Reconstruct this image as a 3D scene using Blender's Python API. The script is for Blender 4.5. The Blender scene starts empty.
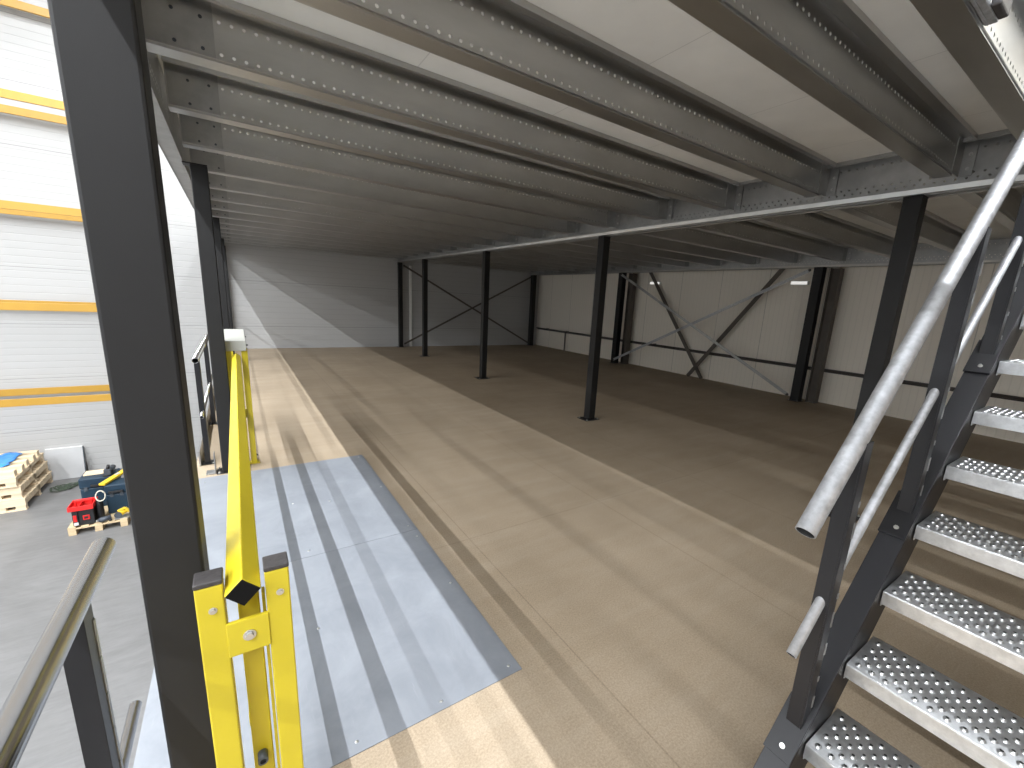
import bpy, bmesh, math, random
from mathutils import Vector, Matrix
random.seed(7)
S = 1.65                       # camera height; layout below is written in units of S and scaled to metres when meshes are made
C = bpy.context.scene.collection
SC = bpy.context.scene
def mm(v): return v/1000.0/S
# ------------------------------------------------------------------ materials
def newmat(name):
    m = bpy.data.materials.new(name); m.use_nodes = True
    nt = m.node_tree; b = nt.nodes['Principled BSDF']
    return m, nt, b
def nd(nt, t, **kw):
    n = nt.nodes.new(t)
    for k, v in kw.items():
        if k in n.inputs: n.inputs[k].default_value = v
        else: setattr(n, k, v)
    return n
def ramp(nt, fac, stops):
    r = nt.nodes.new('ShaderNodeValToRGB')
    e = r.color_ramp.elements
    while len(e) < len(stops): e.new(0.5)
    for el, (p, c) in zip(e, stops):
        el.position = p; el.color = (*c, 1)
    nt.links.new(fac, r.inputs['Fac']); return r
def coords(nt, scale=(1, 1, 1), rot=(0, 0, 0), kind='Object'):
    tc = nt.nodes.new('ShaderNodeTexCoord'); mp = nt.nodes.new('ShaderNodeMapping')
    mp.inputs['Scale'].default_value = scale; mp.inputs['Rotation'].default_value = rot
    nt.links.new(tc.outputs[kind], mp.inputs['Vector']); return mp.outputs['Vector']
def paint(name, col, rough=0.45, metal=0.0, var=0.06, scale=6.0, bump=0.0, spec=0.5, stretch=(1, 1, 1), bscale=150):
    m, nt, b = newmat(name)
    v = coords(nt, stretch)
    n = nd(nt, 'ShaderNodeTexNoise', Scale=scale, Detail=5.0, Roughness=0.6)
    nt.links.new(v, n.inputs['Vector'])
    lo = tuple(max(0, c*(1-var*2)) for c in col); hi = tuple(min(1, c*(1+var*2)) for c in col)
    r = ramp(nt, n.outputs['Fac'], [(0.25, lo), (0.75, hi)])
    nt.links.new(r.outputs['Color'], b.inputs['Base Color'])
    b.inputs['Roughness'].default_value = rough; b.inputs['Metallic'].default_value = metal
    b.inputs['Specular IOR Level'].default_value = spec
    if bump:
        n2 = nd(nt, 'ShaderNodeTexNoise', Scale=bscale, Detail=2.0)
        nt.links.new(v, n2.inputs['Vector'])
        bp = nd(nt, 'ShaderNodeBump', Strength=bump, Distance=0.002)
        nt.links.new(n2.outputs['Fac'], bp.inputs['Height']); nt.links.new(bp.outputs['Normal'], b.inputs['Normal'])
    return m
M = {}
M['black'] = paint('black_powder_coat', (0.0145, 0.014, 0.014), rough=0.5, var=0.05, bump=0.12, bscale=500, spec=0.32)
M['stairblack'] = paint('anthracite_paint', (0.011, 0.011, 0.013), rough=0.38, var=0.05, bump=0.08, bscale=400, spec=0.4)
M['galv'] = paint('galvanised_steel', (0.42, 0.42, 0.415), rough=0.42, metal=0.95, var=0.08, scale=9, bump=0.06)
M['galvjoist'] = paint('galvanised_joist_steel', (0.54, 0.54, 0.53), rough=0.36, metal=1.0, var=0.06, scale=5, stretch=(0.3, 1, 1))
M['tube'] = paint('galvanised_tube', (0.50, 0.51, 0.53), rough=0.55, metal=0.9, var=0.12, scale=40, bump=0.08, bscale=120)
M['steel'] = paint('polished_tube', (0.70, 0.70, 0.71), rough=0.2, metal=1.0, var=0.02, scale=3)
M['tread'] = paint('galvanised_tread', (0.64, 0.65, 0.66), rough=0.32, metal=0.95, var=0.10, scale=35, bump=0.08)
M['yellow'] = paint('yellow_paint', (0.54, 0.43, 0.02), rough=0.36, var=0.04, scale=5, bump=0.12, bscale=120)
M['rackyellow'] = paint('rack_yellow', (0.42, 0.235, 0.03), rough=0.45, var=0.03)
M['cap'] = paint('black_plastic_cap', (0.040, 0.036, 0.036), rough=0.5, var=0.15, scale=60, bump=0.3)
M['boxgrey'] = paint('light_grey_cover', (0.44, 0.44, 0.40), rough=0.5, var=0.02)
M['zinc'] = paint('zinc_bolt', (0.62, 0.62, 0.60), rough=0.3, metal=0.9, var=0.05)
M['dark'] = paint('painted_hole_shade', (0.015, 0.015, 0.015), rough=0.8, var=0.02)  # near-black standing in for shade inside tube ends and nub holes
m_, nt_, b_ = newmat('emissive_front'); b_.inputs['Base Color'].default_value = (0.8, 0.8, 0.78, 1); b_.inputs['Emission Color'].default_value = (1, 0.98, 0.94, 1); b_.inputs['Emission Strength'].default_value = 0.6; M['lens'] = m_  # weakly emissive colour for the front of the wall fittings
M['brace'] = paint('brown_grey_brace', (0.10, 0.085, 0.07), rough=0.55, var=0.08)
M['wood'] = paint('fresh_pine', (0.72, 0.58, 0.40), rough=0.7, var=0.10, scale=4, stretch=(0.3, 5, 5), bump=0.1)
M['woodold'] = paint('pallet_wood', (0.60, 0.46, 0.28), rough=0.75, var=0.14, scale=4, stretch=(0.5, 4, 4), bump=0.1)
M['bluesheet'] = paint('blue_foil', (0.05, 0.26, 0.70), rough=0.35, var=0.15, scale=8, bump=0.3, bscale=20)
M['toolblue'] = paint('toolbox_blue', (0.008, 0.030, 0.055), rough=0.5, var=0.08)
M['red'] = paint('red_plastic', (0.68, 0.02, 0.018), rough=0.4, var=0.05)
M['toolblack'] = paint('tool_black', (0.018, 0.018, 0.020), rough=0.55, var=0.1)
M['toolgrey'] = paint('tool_grey', (0.06, 0.07, 0.085), rough=0.55, var=0.1)
M['toolyellow'] = paint('tool_yellow', (0.78, 0.52, 0.03), rough=0.45, var=0.06)
M['white'] = paint('white_plastic', (0.80, 0.80, 0.78), rough=0.4, var=0.02)
M['plug'] = paint('black_plug', (0.006, 0.006, 0.006), rough=0.7, var=0.05, spec=0.1)
M['boardwhite'] = paint('white_board', (0.42, 0.42, 0.42), rough=0.55, var=0.02)
M['strap'] = paint('green_webbing', (0.05, 0.07, 0.045), rough=0.8, var=0.3, scale=40)
M['cable'] = paint('beige_cable', (0.70, 0.66, 0.55), rough=0.5, var=0.03)
M['pipe'] = paint('dark_pipe', (0.06, 0.05, 0.045), rough=0.5, var=0.05)
M['roof'] = paint('hall_roof', (0.38, 0.38, 0.38), rough=0.7, var=0.02, scale=1)
M['wallboard'] = paint('hall_white', (0.42, 0.42, 0.42), rough=0.6, var=0.02, scale=1)

def floor_mat():
    m, nt, b = newmat('chipboard')
    v = coords(nt)
    big = nd(nt, 'ShaderNodeTexNoise', Scale=0.9, Detail=4.0, Roughness=0.6); nt.links.new(v, big.inputs['Vector'])
    fine = nd(nt, 'ShaderNodeTexNoise', Scale=120.0, Detail=3.0, Roughness=0.7); nt.links.new(v, fine.inputs['Vector'])
    r1 = ramp(nt, big.outputs['Fac'], [(0.3, (0.335, 0.265, 0.185)), (0.7, (0.425, 0.342, 0.248))])
    r2 = ramp(nt, fine.outputs['Fac'], [(0.35, (0.74, 0.72, 0.70)), (0.65, (1.12, 1.12, 1.12))])
    mx = nt.nodes.new('ShaderNodeMix'); mx.data_type = 'RGBA'; mx.blend_type = 'MULTIPLY'; mx.inputs['Factor'].default_value = 0.85
    nt.links.new(r1.outputs['Color'], mx.inputs[6]); nt.links.new(r2.outputs['Color'], mx.inputs[7])
    br = nd(nt, 'ShaderNodeTexBrick')
    br.inputs['Scale'].default_value = 1.0; br.inputs['Mortar Size'].default_value = 0.004
    br.inputs['Brick Width'].default_value = 1.22; br.inputs['Row Height'].default_value = 2.44; br.offset = 0.0
    br.inputs['Color1'].default_value = (1, 1, 1, 1); br.inputs['Color2'].default_value = (0.90, 0.90, 0.90, 1); br.inputs['Mortar'].default_value = (0.72, 0.70, 0.68, 1)
    nt.links.new(v, br.inputs['Vector'])
    m2 = nt.nodes.new('ShaderNodeMix'); m2.data_type = 'RGBA'; m2.blend_type = 'MULTIPLY'; m2.inputs['Factor'].default_value = 0.8
    nt.links.new(mx.outputs[2], m2.inputs[6]); nt.links.new(br.outputs['Color'], m2.inputs[7])
    # dusty scuffs along the boards
    v2 = coords(nt, (0.5, 3.0, 1), (0, 0, 0.5))
    sc = nd(nt, 'ShaderNodeTexNoise', Scale=2.2, Detail=7.0, Roughness=0.7); nt.links.new(v2, sc.inputs['Vector'])
    r3 = ramp(nt, sc.outputs['Fac'], [(0.45, (0, 0, 0)), (0.75, (0.28, 0.28, 0.28))])
    m3 = nt.nodes.new('ShaderNodeMix'); m3.data_type = 'RGBA'; m3.blend_type = 'MIX'
    nt.links.new(r3.outputs['Color'], m3.inputs['Factor']); nt.links.new(m2.outputs[2], m3.inputs[6]); m3.inputs[7].default_value = (0.48, 0.41, 0.32, 1)
    nt.links.new(m3.outputs[2], b.inputs['Base Color'])
    b.inputs['Roughness'].default_value = 0.62; b.inputs['Specular IOR Level'].default_value = 0.35
    bp = nd(nt, 'ShaderNodeBump', Strength=0.15, Distance=0.002); nt.links.new(fine.outputs['Fac'], bp.inputs['Height']); nt.links.new(bp.outputs['Normal'], b.inputs['Normal'])
    return m
M['floor'] = floor_mat()

def concrete_mat():
    m, nt, b = newmat('concrete_ground')
    v = coords(nt)
    n = nd(nt, 'ShaderNodeTexNoise', Scale=0.7, Detail=8.0, Roughness=0.65, Distortion=1.0); nt.links.new(v, n.inputs['Vector'])
    r = ramp(nt, n.outputs['Fac'], [(0.3, (0.150, 0.148, 0.146)), (0.7, (0.205, 0.203, 0.201))])
    v2 = coords(nt, (1, 5, 1), (0, 0, 0.6))
    n2 = nd(nt, 'ShaderNodeTexNoise', Scale=3.0, Detail=8.0, Roughness=0.7); nt.links.new(v2, n2.inputs['Vector'])
    r2 = ramp(nt, n2.outputs['Fac'], [(0.3, (0.86, 0.86, 0.86)), (0.7, (1.08, 1.08, 1.08))])
    mx = nt.nodes.new('ShaderNodeMix'); mx.data_type = 'RGBA'; mx.blend_type = 'MULTIPLY'; mx.inputs['Factor'].default_value = 1
    nt.links.new(r.outputs['Color'], mx.inputs[6]); nt.links.new(r2.outputs['Color'], mx.inputs[7])
    nt.links.new(mx.outputs[2], b.inputs['Base Color']); b.inputs['Roughness'].default_value = 0.5
    return m
M['ground'] = concrete_mat()

def sheet_mat():
    m, nt, b = newmat('floor_sheet_steel')
    v = coords(nt)
    n = nd(nt, 'ShaderNodeTexNoise', Scale=3.0, Detail=6.0, Roughness=0.65, Distortion=0.6); nt.links.new(v, n.inputs['Vector'])
    r = ramp(nt, n.outputs['Fac'], [(0.3, (0.195, 0.210, 0.235)), (0.7, (0.265, 0.282, 0.310))])
    v2 = coords(nt, (14, 1.2, 1), (0, 0, 0.7))
    n2 = nd(nt, 'ShaderNodeTexNoise', Scale=4.0, Detail=6.0, Roughness=0.7); nt.links.new(v2, n2.inputs['Vector'])
    r2 = ramp(nt, n2.outputs['Fac'], [(0.62, (0, 0, 0)), (0.72, (0.25, 0.25, 0.25))])
    mx = nt.nodes.new('ShaderNodeMix'); mx.data_type = 'RGBA'
    nt.links.new(r2.outputs['Color'], mx.inputs['Factor']); nt.links.new(r.outputs['Color'], mx.inputs[6]); mx.inputs[7].default_value = (0.36, 0.37, 0.39, 1)
    nt.links.new(mx.outputs[2], b.inputs['Base Color'])
    b.inputs['Metallic'].default_value = 0.12; b.inputs['Roughness'].default_value = 0.5
    return m
M['sheet'] = sheet_mat()

def panel_mat(name, col, axis, pitch, wide, depth=0.4, tint=0.93):
    """sandwich panel: fine ribs every `pitch` metres and panel joints every `wide` metres along `axis`"""
    m, nt, b = newmat(name)
    tc = nt.nodes.new('ShaderNodeTexCoord'); sx = nt.nodes.new('ShaderNodeSeparateXYZ')
    nt.links.new(tc.outputs['Object'], sx.inputs[0]); a = sx.outputs[axis]
    def groove(p, w):
        d = nd(nt, 'ShaderNodeMath', operation='DIVIDE'); nt.links.new(a, d.inputs[0]); d.inputs[1].default_value = p
        f = nd(nt, 'ShaderNodeMath', operation='FRACT'); nt.links.new(d.outputs[0], f.inputs[0])
        s = nd(nt, 'ShaderNodeMath', operation='SUBTRACT'); nt.links.new(f.outputs[0], s.inputs[0]); s.inputs[1].default_value = 0.5
        ab = nd(nt, 'ShaderNodeMath', operation='ABSOLUTE'); nt.links.new(s.outputs[0], ab.inputs[0])
        mr = nd(nt, 'ShaderNodeMapRange'); nt.links.new(ab.outputs[0], mr.inputs['Value'])
        mr.inputs['From Min'].default_value = 0.0; mr.inputs['From Max'].default_value = w/p
        return mr.outputs['Result']
    g1 = groove(pitch, 0.012); g2 = groove(wide, 0.010)
    mu = nd(nt, 'ShaderNodeMath', operation='MINIMUM'); nt.links.new(g1, mu.inputs[0]); nt.links.new(g2, mu.inputs[1])
    bp = nd(nt, 'ShaderNodeBump', Strength=depth, Distance=0.004); nt.links.new(mu.outputs[0], bp.inputs['Height'])
    nt.links.new(bp.outputs['Normal'], b.inputs['Normal'])
    mx = nt.nodes.new('ShaderNodeMix'); mx.data_type = 'RGBA'
    nt.links.new(g2, mx.inputs['Factor'])
    mx.inputs[6].default_value = (*[c*0.55 for c in col], 1)
    m1 = nt.nodes.new('ShaderNodeMix'); m1.data_type = 'RGBA'; nt.links.new(g1, m1.inputs['Factor'])
    m1.inputs[6].default_value = (*[c*tint for c in col], 1); m1.inputs[7].default_value = (*col, 1)
    nt.links.new(m1.outputs[2], mx.inputs[7]); nt.links.new(mx.outputs[2], b.inputs['Base Color'])
    b.inputs['Roughness'].default_value = 0.42
    return m
M['wall_back'] = panel_mat('panel_horizontal', (0.43, 0.425, 0.415), 2, 0.145, 1.16, 0.6, 0.90)
M['wall_right'] = panel_mat('panel_vertical', (0.88, 0.82, 0.72), 1, 0.10, 1.10)

def deck_mat():
    m, nt, b = newmat('white_faced_chipboard')
    v = coords(nt)
    br = nd(nt, 'ShaderNodeTexBrick')
    br.inputs['Scale'].default_value = 1.0; br.inputs['Mortar Size'].default_value = 0.003
    br.inputs['Brick Width'].default_value = 0.91; br.inputs['Row Height'].default_value = 200.0; br.offset = 0.0
    c = (0.86, 0.855, 0.83)
    br.inputs['Color1'].default_value = (*c, 1); br.inputs['Color2'].default_value = (*[x*0.96 for x in c], 1); br.inputs['Mortar'].default_value = (*[x*0.80 for x in c], 1)
    nt.links.new(v, br.inputs['Vector'])
    n = nd(nt, 'ShaderNodeTexNoise', Scale=3.0, Detail=5.0); nt.links.new(v, n.inputs['Vector'])
    r = ramp(nt, n.outputs['Fac'], [(0.3, (0.93, 0.93, 0.93)), (0.7, (1.03, 1.03, 1.03))])
    mx = nt.nodes.new('ShaderNodeMix'); mx.data_type = 'RGBA'; mx.blend_type = 'MULTIPLY'; mx.inputs['Factor'].default_value = 1
    nt.links.new(br.outputs['Color'], mx.inputs[6]); nt.links.new(r.outputs['Color'], mx.inputs[7])
    nt.links.new(mx.outputs[2], b.inputs['Base Color']); b.inputs['Roughness'].default_value = 0.5
    return m
M['deck'] = deck_mat()

# ------------------------------------------------------------------ mesh builder
class MB:
    def __init__(s): s.v = []; s.f = []; s.smooth = set(); s.ins = []
    def add(s, vs, fs, smooth=False):
        o = len(s.v); s.v += [tuple(p) for p in vs]
        for f in fs:
            if smooth: s.smooth.add(len(s.f))
            s.f.append([i+o for i in f])
    def box(s, x0, x1, y0, y1, z0, z1):
        vs = [(x0,y0,z0),(x1,y0,z0),(x1,y1,z0),(x0,y1,z0),(x0,y0,z1),(x1,y0,z1),(x1,y1,z1),(x0,y1,z1)]
        s.add(vs, [(3,2,1,0),(4,5,6,7),(0,1,5,4),(1,2,6,5),(2,3,7,6),(3,0,4,7)]); return s
    def hexa(s, vs):           # 8 corners, same order as box
        s.add(vs, [(3,2,1,0),(4,5,6,7),(0,1,5,4),(1,2,6,5),(2,3,7,6),(3,0,4,7)]); return s
    def bar(s, p, q, w, h, up=(0, 0, 1)):
        p, q = Vector(p), Vector(q); d = (q-p).normalized(); sd = d.cross(Vector(up)).normalized(); u = sd.cross(d)
        c = []
        for e in (p, q):
            for a, b_ in ((-1,-1),(1,-1),(1,1),(-1,1)): c.append(e + sd*(a*w/2) + u*(b_*h/2))
        s.add(c, [(0,1,2,3),(7,6,5,4),(0,4,5,1),(1,5,6,2),(2,6,7,3),(3,7,4,0)]); return s
    def tube(s, p, q, r, n=16, r2=None, cap=True, inner=0.0, twist=0.0):
        p, q = Vector(p), Vector(q); d = (q-p).normalized()
        a = Vector((0,0,1)) if abs(d.z) < 0.9 else Vector((1,0,0))
        x = d.cross(a).normalized(); y = d.cross(x); r2 = r if r2 is None else r2
        A = [p + (x*math.cos(2*math.pi*i/n+twist) + y*math.sin(2*math.pi*i/n+twist))*r for i in range(n)]
        B = [q + (x*math.cos(2*math.pi*i/n+twist) + y*math.sin(2*math.pi*i/n+twist))*r2 for i in range(n)]
        o = len(s.v); sm = n > 6
        s.add(A+B, [(i, (i+1) % n, n+(i+1) % n, n+i) for i in range(n)], sm)
        if inner:
            L = (q-p).length; dep = min(L*0.2, r*3)
            for base, sgn in ((p, 1), (q, -1)):
                ring = [base + (x*math.cos(2*math.pi*i/n) + y*math.sin(2*math.pi*i/n))*inner for i in range(n)]
                deep = [v + d*(sgn*dep) for v in ring]; k = len(s.v); s.v += [tuple(v) for v in ring+deep]
                bo = o if sgn == 1 else o+n
                for i in range(n):
                    j = (i+1) % n
                    s.f.append([bo+i, bo+j, k+j, k+i] if sgn < 0 else [bo+j, bo+i, k+i, k+j])
                    s.f.append([k+i, k+j, k+n+j, k+n+i]); s.ins.append(len(s.f)-1)
                s.f.append([k+n+i for i in range(n)]); s.ins.append(len(s.f)-1)
        elif cap:
            s.f.append([o+i for i in range(n)][::-1]); s.f.append([o+n+i for i in range(n)])
        return s
    def path(s, pts, r, n=8, closed=False):
        for a, b_ in zip(pts[:-1], pts[1:]): s.tube(a, b_, r, n)
        return s
    def bolt(s, c, axis, r, h):
        c = Vector(c); ax = Vector(axis).normalized()
        s.tube(c, c+ax*h*0.25, r*1.55, 16); s.tube(c+ax*h*0.25, c+ax*h, r, 6); return s
    def dome(s, c, r, h, n=10):
        c = Vector(c); rings = []
        for k in range(3):
            a = k*math.pi/6
            rings.append([c+Vector((math.cos(2*math.pi*i/n)*r*math.cos(a), math.sin(2*math.pi*i/n)*r*math.cos(a), h*math.sin(a))) for i in range(n)])
        vs = sum(rings, []) + [c+Vector((0,0,h))]
        fs = [(k*n+i, k*n+(i+1) % n, (k+1)*n+(i+1) % n, (k+1)*n+i) for k in range(2) for i in range(n)]
        fs += [(2*n+i, 2*n+(i+1) % n, 3*n) for i in range(n)]
        s.add(vs, fs, True); return s
def rootloc(o):
    l = Vector((0,0,0))
    while o is not None: l += o.location; o = o.parent
    return l
def obj(name, mb, mat, parent=None, bevel=0.0, label=None, origin=None, solid=0.0):
    me = bpy.data.meshes.new(name)
    if parent is not None: off = rootloc(parent)
    else:
        xs, ys, zs = zip(*mb.v)
        off = Vector(((min(xs)+max(xs))/2*S, (min(ys)+max(ys))/2*S, min(zs)*S)) if origin is None else Vector(origin)*S
    me.from_pydata([(x*S-off.x, y*S-off.y, z*S-off.z) for x, y, z in mb.v], [], mb.f)
    for i in mb.smooth: me.polygons[i].use_smooth = True
    if mb.ins and not isinstance(mat, (list, tuple)):
        mat = [mat, M['dark']]
        for i in mb.ins: me.polygons[i].material_index = 1  # tube bore coloured dark for the shade inside it
    if not isinstance(mat, (list, tuple)): mat = [mat]
    for m in mat: me.materials.append(m)
    me.update()
    o = bpy.data.objects.new(name, me); C.objects.link(o)
    if parent is not None: o.parent = parent
    else: o.location = off
    if solid:
        sm = o.modifiers.new('thickness', 'SOLIDIFY'); sm.thickness = solid; sm.offset = 0
    if bevel:
        bv = o.modifiers.new('edge', 'BEVEL'); bv.width = bevel; bv.segments = 2; bv.limit_method = 'ANGLE'; bv.angle_limit = math.radians(40)
        bv.harden_normals = False
    if label: o['label'] = label
    return o
def thing(name, label, cat, loc=(0,0,0), group=None, kind='thing'):
    o = bpy.data.objects.new(name, None); C.objects.link(o)
    o.location = Vector(loc)*S; o.empty_display_size = 0.1
    o['label'] = label; o['category'] = cat; o['kind'] = kind
    if group: o['group'] = group
    return o
def tag(o, label, cat, group=None, kind='thing'):
    o['label'] = label; o['category'] = cat; o['kind'] = kind
    if group: o['group'] = group
    return o
def struct(name, mb, mat, label, cat, bevel=0.0):
    o = obj(name, mb, mat, origin=(0,0,0), bevel=bevel); o['kind'] = 'structure'; o['label'] = label; o['category'] = cat
    return o
def dup(root, loc, label, scale=None):
    r = root.copy(); C.objects.link(r); r.location = Vector(loc)*S; r['label'] = label
    if scale: r.scale = scale
    for ch in root.children:
        c = ch.copy(); C.objects.link(c); c.parent = r
        for g in ch.children:
            d = g.copy(); C.objects.link(d); d.parent = c
    return r
ORD = ['first','second','third','fourth','fifth','sixth','seventh','eighth','ninth','tenth','eleventh','twelfth','thirteenth','fourteenth','fifteenth','sixteenth','seventeenth']

# ------------------------------------------------------------------ layout constants
XE = -0.252           # deck edge towards the hall
YW = 8.17             # back wall
XW = 5.665            # wall behind the bracing
ZG = -1.727           # hall ground
GZ0, JZ0, JZ1 = 1.535, 1.585, 1.725
DZ1 = 1.748
XMG = 2.50            # main girder
YN = -6.9             # where the modelled deck ends behind the camera
ROOF = 6.0; XH = -13.0; YH = -7.0

# ------------------------------------------------------------------ setting
struct('floor', MB().box(XE, XW, YN, YW, -0.023, 0), M['floor'], 'brown chipboard floor of the mezzanine deck', 'floor')
struct('ground', MB().box(XH, XW, YH, YW, ZG-0.1, ZG), M['ground'], 'grey concrete ground of the hall below the deck', 'floor')
struct('wall_back', MB().box(XH, XW+0.1, YW, YW+0.1, ZG, ROOF), M['wall_back'], 'white horizontally ribbed end wall of hall and mezzanine', 'wall')
struct('wall_right', MB().box(XW, XW+0.1, YH, YW, ZG, ROOF), M['wall_right'], 'pale vertically ribbed wall behind the crossed braces', 'wall')
struct('wall_left', MB().box(XH-0.1, XH, YH, YW, ZG, ROOF), M['wallboard'], 'far white side wall of the hall', 'wall')
struct('wall_front', MB().box(XH, XW, YH-0.1, YH, ZG, ROOF), M['wallboard'], 'white end wall of the hall behind the camera', 'wall')
struct('ceiling_hall', MB().box(XH, XW, YH, YW, ROOF, ROOF+0.1), M['roof'], 'white roof deck high above the hall', 'ceiling')
OX0, OX1, OY0, OY1 = 0.55, 2.40, -0.62, 0.30      # stair opening in the upper deck
dk = MB()
dk.box(-0.235, XW, OY1, YW, JZ1+0.0005, DZ1)
dk.box(-0.235, OX0, OY0, OY1, JZ1+0.0005, DZ1)
dk.box(OX1, XW, OY0, OY1, JZ1+0.0005, DZ1)
dk.box(-0.235, XW, YN, OY0, JZ1+0.0005, DZ1)
struct('ceiling', dk, M['deck'], 'white faced boards of the upper deck lying on the joists', 'ceiling')
struct('baseboard_back', MB().box(-0.2, XW-0.01, YW-mm(18), YW-0.0005, 0.0005, mm(70)), M['boardwhite'], 'low pale skirting along the end wall', 'baseboard')
struct('trim_1', MB().box(2.706, 2.748, YW-0.03, YW-0.0005, 0.0005, 1.50), M['white'], 'white vertical cover strip on the end wall', 'trim', bevel=0.004)

# ------------------------------------------------------------------ columns
def column(cx, cy, w, z1, label, plate=0.085, wy=None, mat='black', capl=None):
    wy = wy or w
    t = thing('steel_column', label, 'column', (cx, cy, 0), 'black steel mezzanine columns')
    obj('shaft', MB().box(cx-w/2, cx+w/2, cy-wy/2, cy+wy/2, mm(8), z1), M[mat], t, bevel=0.006)
    obj('base_plate', MB().box(cx-plate, cx+plate*0.8, cy-plate*0.75, cy+plate*0.75, 0.0005, mm(8)), M['stairblack'], t, bevel=0.002)
    for sx in (-1, 1):
        for sy in (-1, 1):
            obj('anchor_bolt', MB().bolt((cx+sx*plate*0.72-plate*0.08, cy+sy*plate*0.58, mm(8)), (0,0,1), mm(7), mm(14)), M['zinc'], t)
    obj('cap_plate', MB().box(cx-(capl or w/2), cx+w/2, cy-w/2, cy+w/2, z1, z1+mm(8.5)), M['black'], t)
    return t
rowY = [0.705, 2.73, 4.76, 6.815, 8.085]
lab_left = ['thick black steel column close to the camera beside the yellow gate', 'black steel column behind the far end of the yellow gate',
            'black steel column at the deck edge, third of the hall side row', 'black steel column at the deck edge, fourth of the hall side row', 'black steel column at the deck edge standing against the end wall']
lab_main = ['black steel column under the main girder beside the staircase handrail', 'black steel column under the main girder with free standing foot, nearest after the staircase',
            'black steel column under the main girder, third from the staircase', 'black steel column under the main girder, fourth from the staircase', 'black steel column under the main girder where the end wall bracing starts']
for y, l in zip(rowY, lab_left): column(-0.096, y, 0.0655, GZ0-mm(9), l, plate=0.058, capl=0.060)
for y, l in zip([0.748]+rowY[1:], lab_main): column(2.513, y, 0.070, GZ0-mm(9), l)
wallY = [8.06, 5.38, 2.335]
for y, l in zip(wallY, ['black steel column in the far corner where both walls meet', 'black steel column at the far end of the crossed wall braces', 'black steel column at the near end of the crossed wall braces']):
    column(5.44, y, 0.095, GZ0-mm(9), l, plate=0.085)
# building columns (H section) behind
def hcol(cy, label):
    t = thing('hall_column', label, 'column', (5.585, cy, 0), 'hall columns against the side wall')
    h = MB()
    for y0, y1, x0, x1 in ((cy-0.050, cy-0.041, 5.500, 5.598), (cy+0.041, cy+0.050, 5.500, 5.598)):
        h.box(x0, x1, y0, y1, mm(10), 1.53)
    h.box(5.545, 5.553, cy-0.041, cy+0.041, mm(10), 1.53)
    obj('shaft', h, M['brace'], t)
    obj('base_plate', MB().box(5.494, 5.60, cy-0.058, cy+0.058, 0.0004, mm(10)), M['brace'], t)
    return t
hcol(5.245, 'brown grey hall column standing behind the far brace column')
hcol(2.205, 'brown grey hall column standing behind the near brace column')

# ------------------------------------------------------------------ perforated sheet (real holes)
def perf(mb, u0, u1, v0, v1, rows, pitch, r, fn, n=8, phase=None):
    """sheet in (u,v); `rows` = v of each hole row; fn maps (u,v) to a point"""
    cell = r*1.5
    k = int((u1-u0)/pitch); a0 = u0 + ((u1-u0)-k*pitch)/2
    def quad(a, b, c, d): mb.add([fn(*a), fn(*b), fn(*c), fn(*d)], [(0,1,2,3)])
    last = v0
    for q, rv in enumerate(sorted(rows)):
        quad((u0,last),(u1,last),(u1,rv-cell),(u0,rv-cell)); last = rv+cell
        sh = (phase[q] if phase else 0.0)*pitch
        s0 = a0+sh; kk = k - (1 if sh else 0)
        quad((u0,rv-cell),(s0,rv-cell),(s0,rv+cell),(u0,rv+cell)); e = s0+kk*pitch
        quad((e,rv-cell),(u1,rv-cell),(u1,rv+cell),(e,rv+cell))
        for i in range(kk):
            x0 = s0+i*pitch; x1 = x0+pitch; cx = (x0+x1)/2
            out = [(x1,rv),(x1,rv+cell),(cx,rv+cell),(x0,rv+cell),(x0,rv),(x0,rv-cell),(cx,rv-cell),(x1,rv-cell)]
            inn = [(cx+r*math.cos(j*math.pi/4), rv+r*math.sin(j*math.pi/4)) for j in range(8)]
            vs = [fn(*p) for p in out+inn]
            mb.add(vs, [(j, (j+1) % 8, 8+(j+1) % 8, 8+j) for j in range(8)])
    quad((u0,last),(u1,last),(u1,v1),(u0,v1))
    return mb

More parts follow.
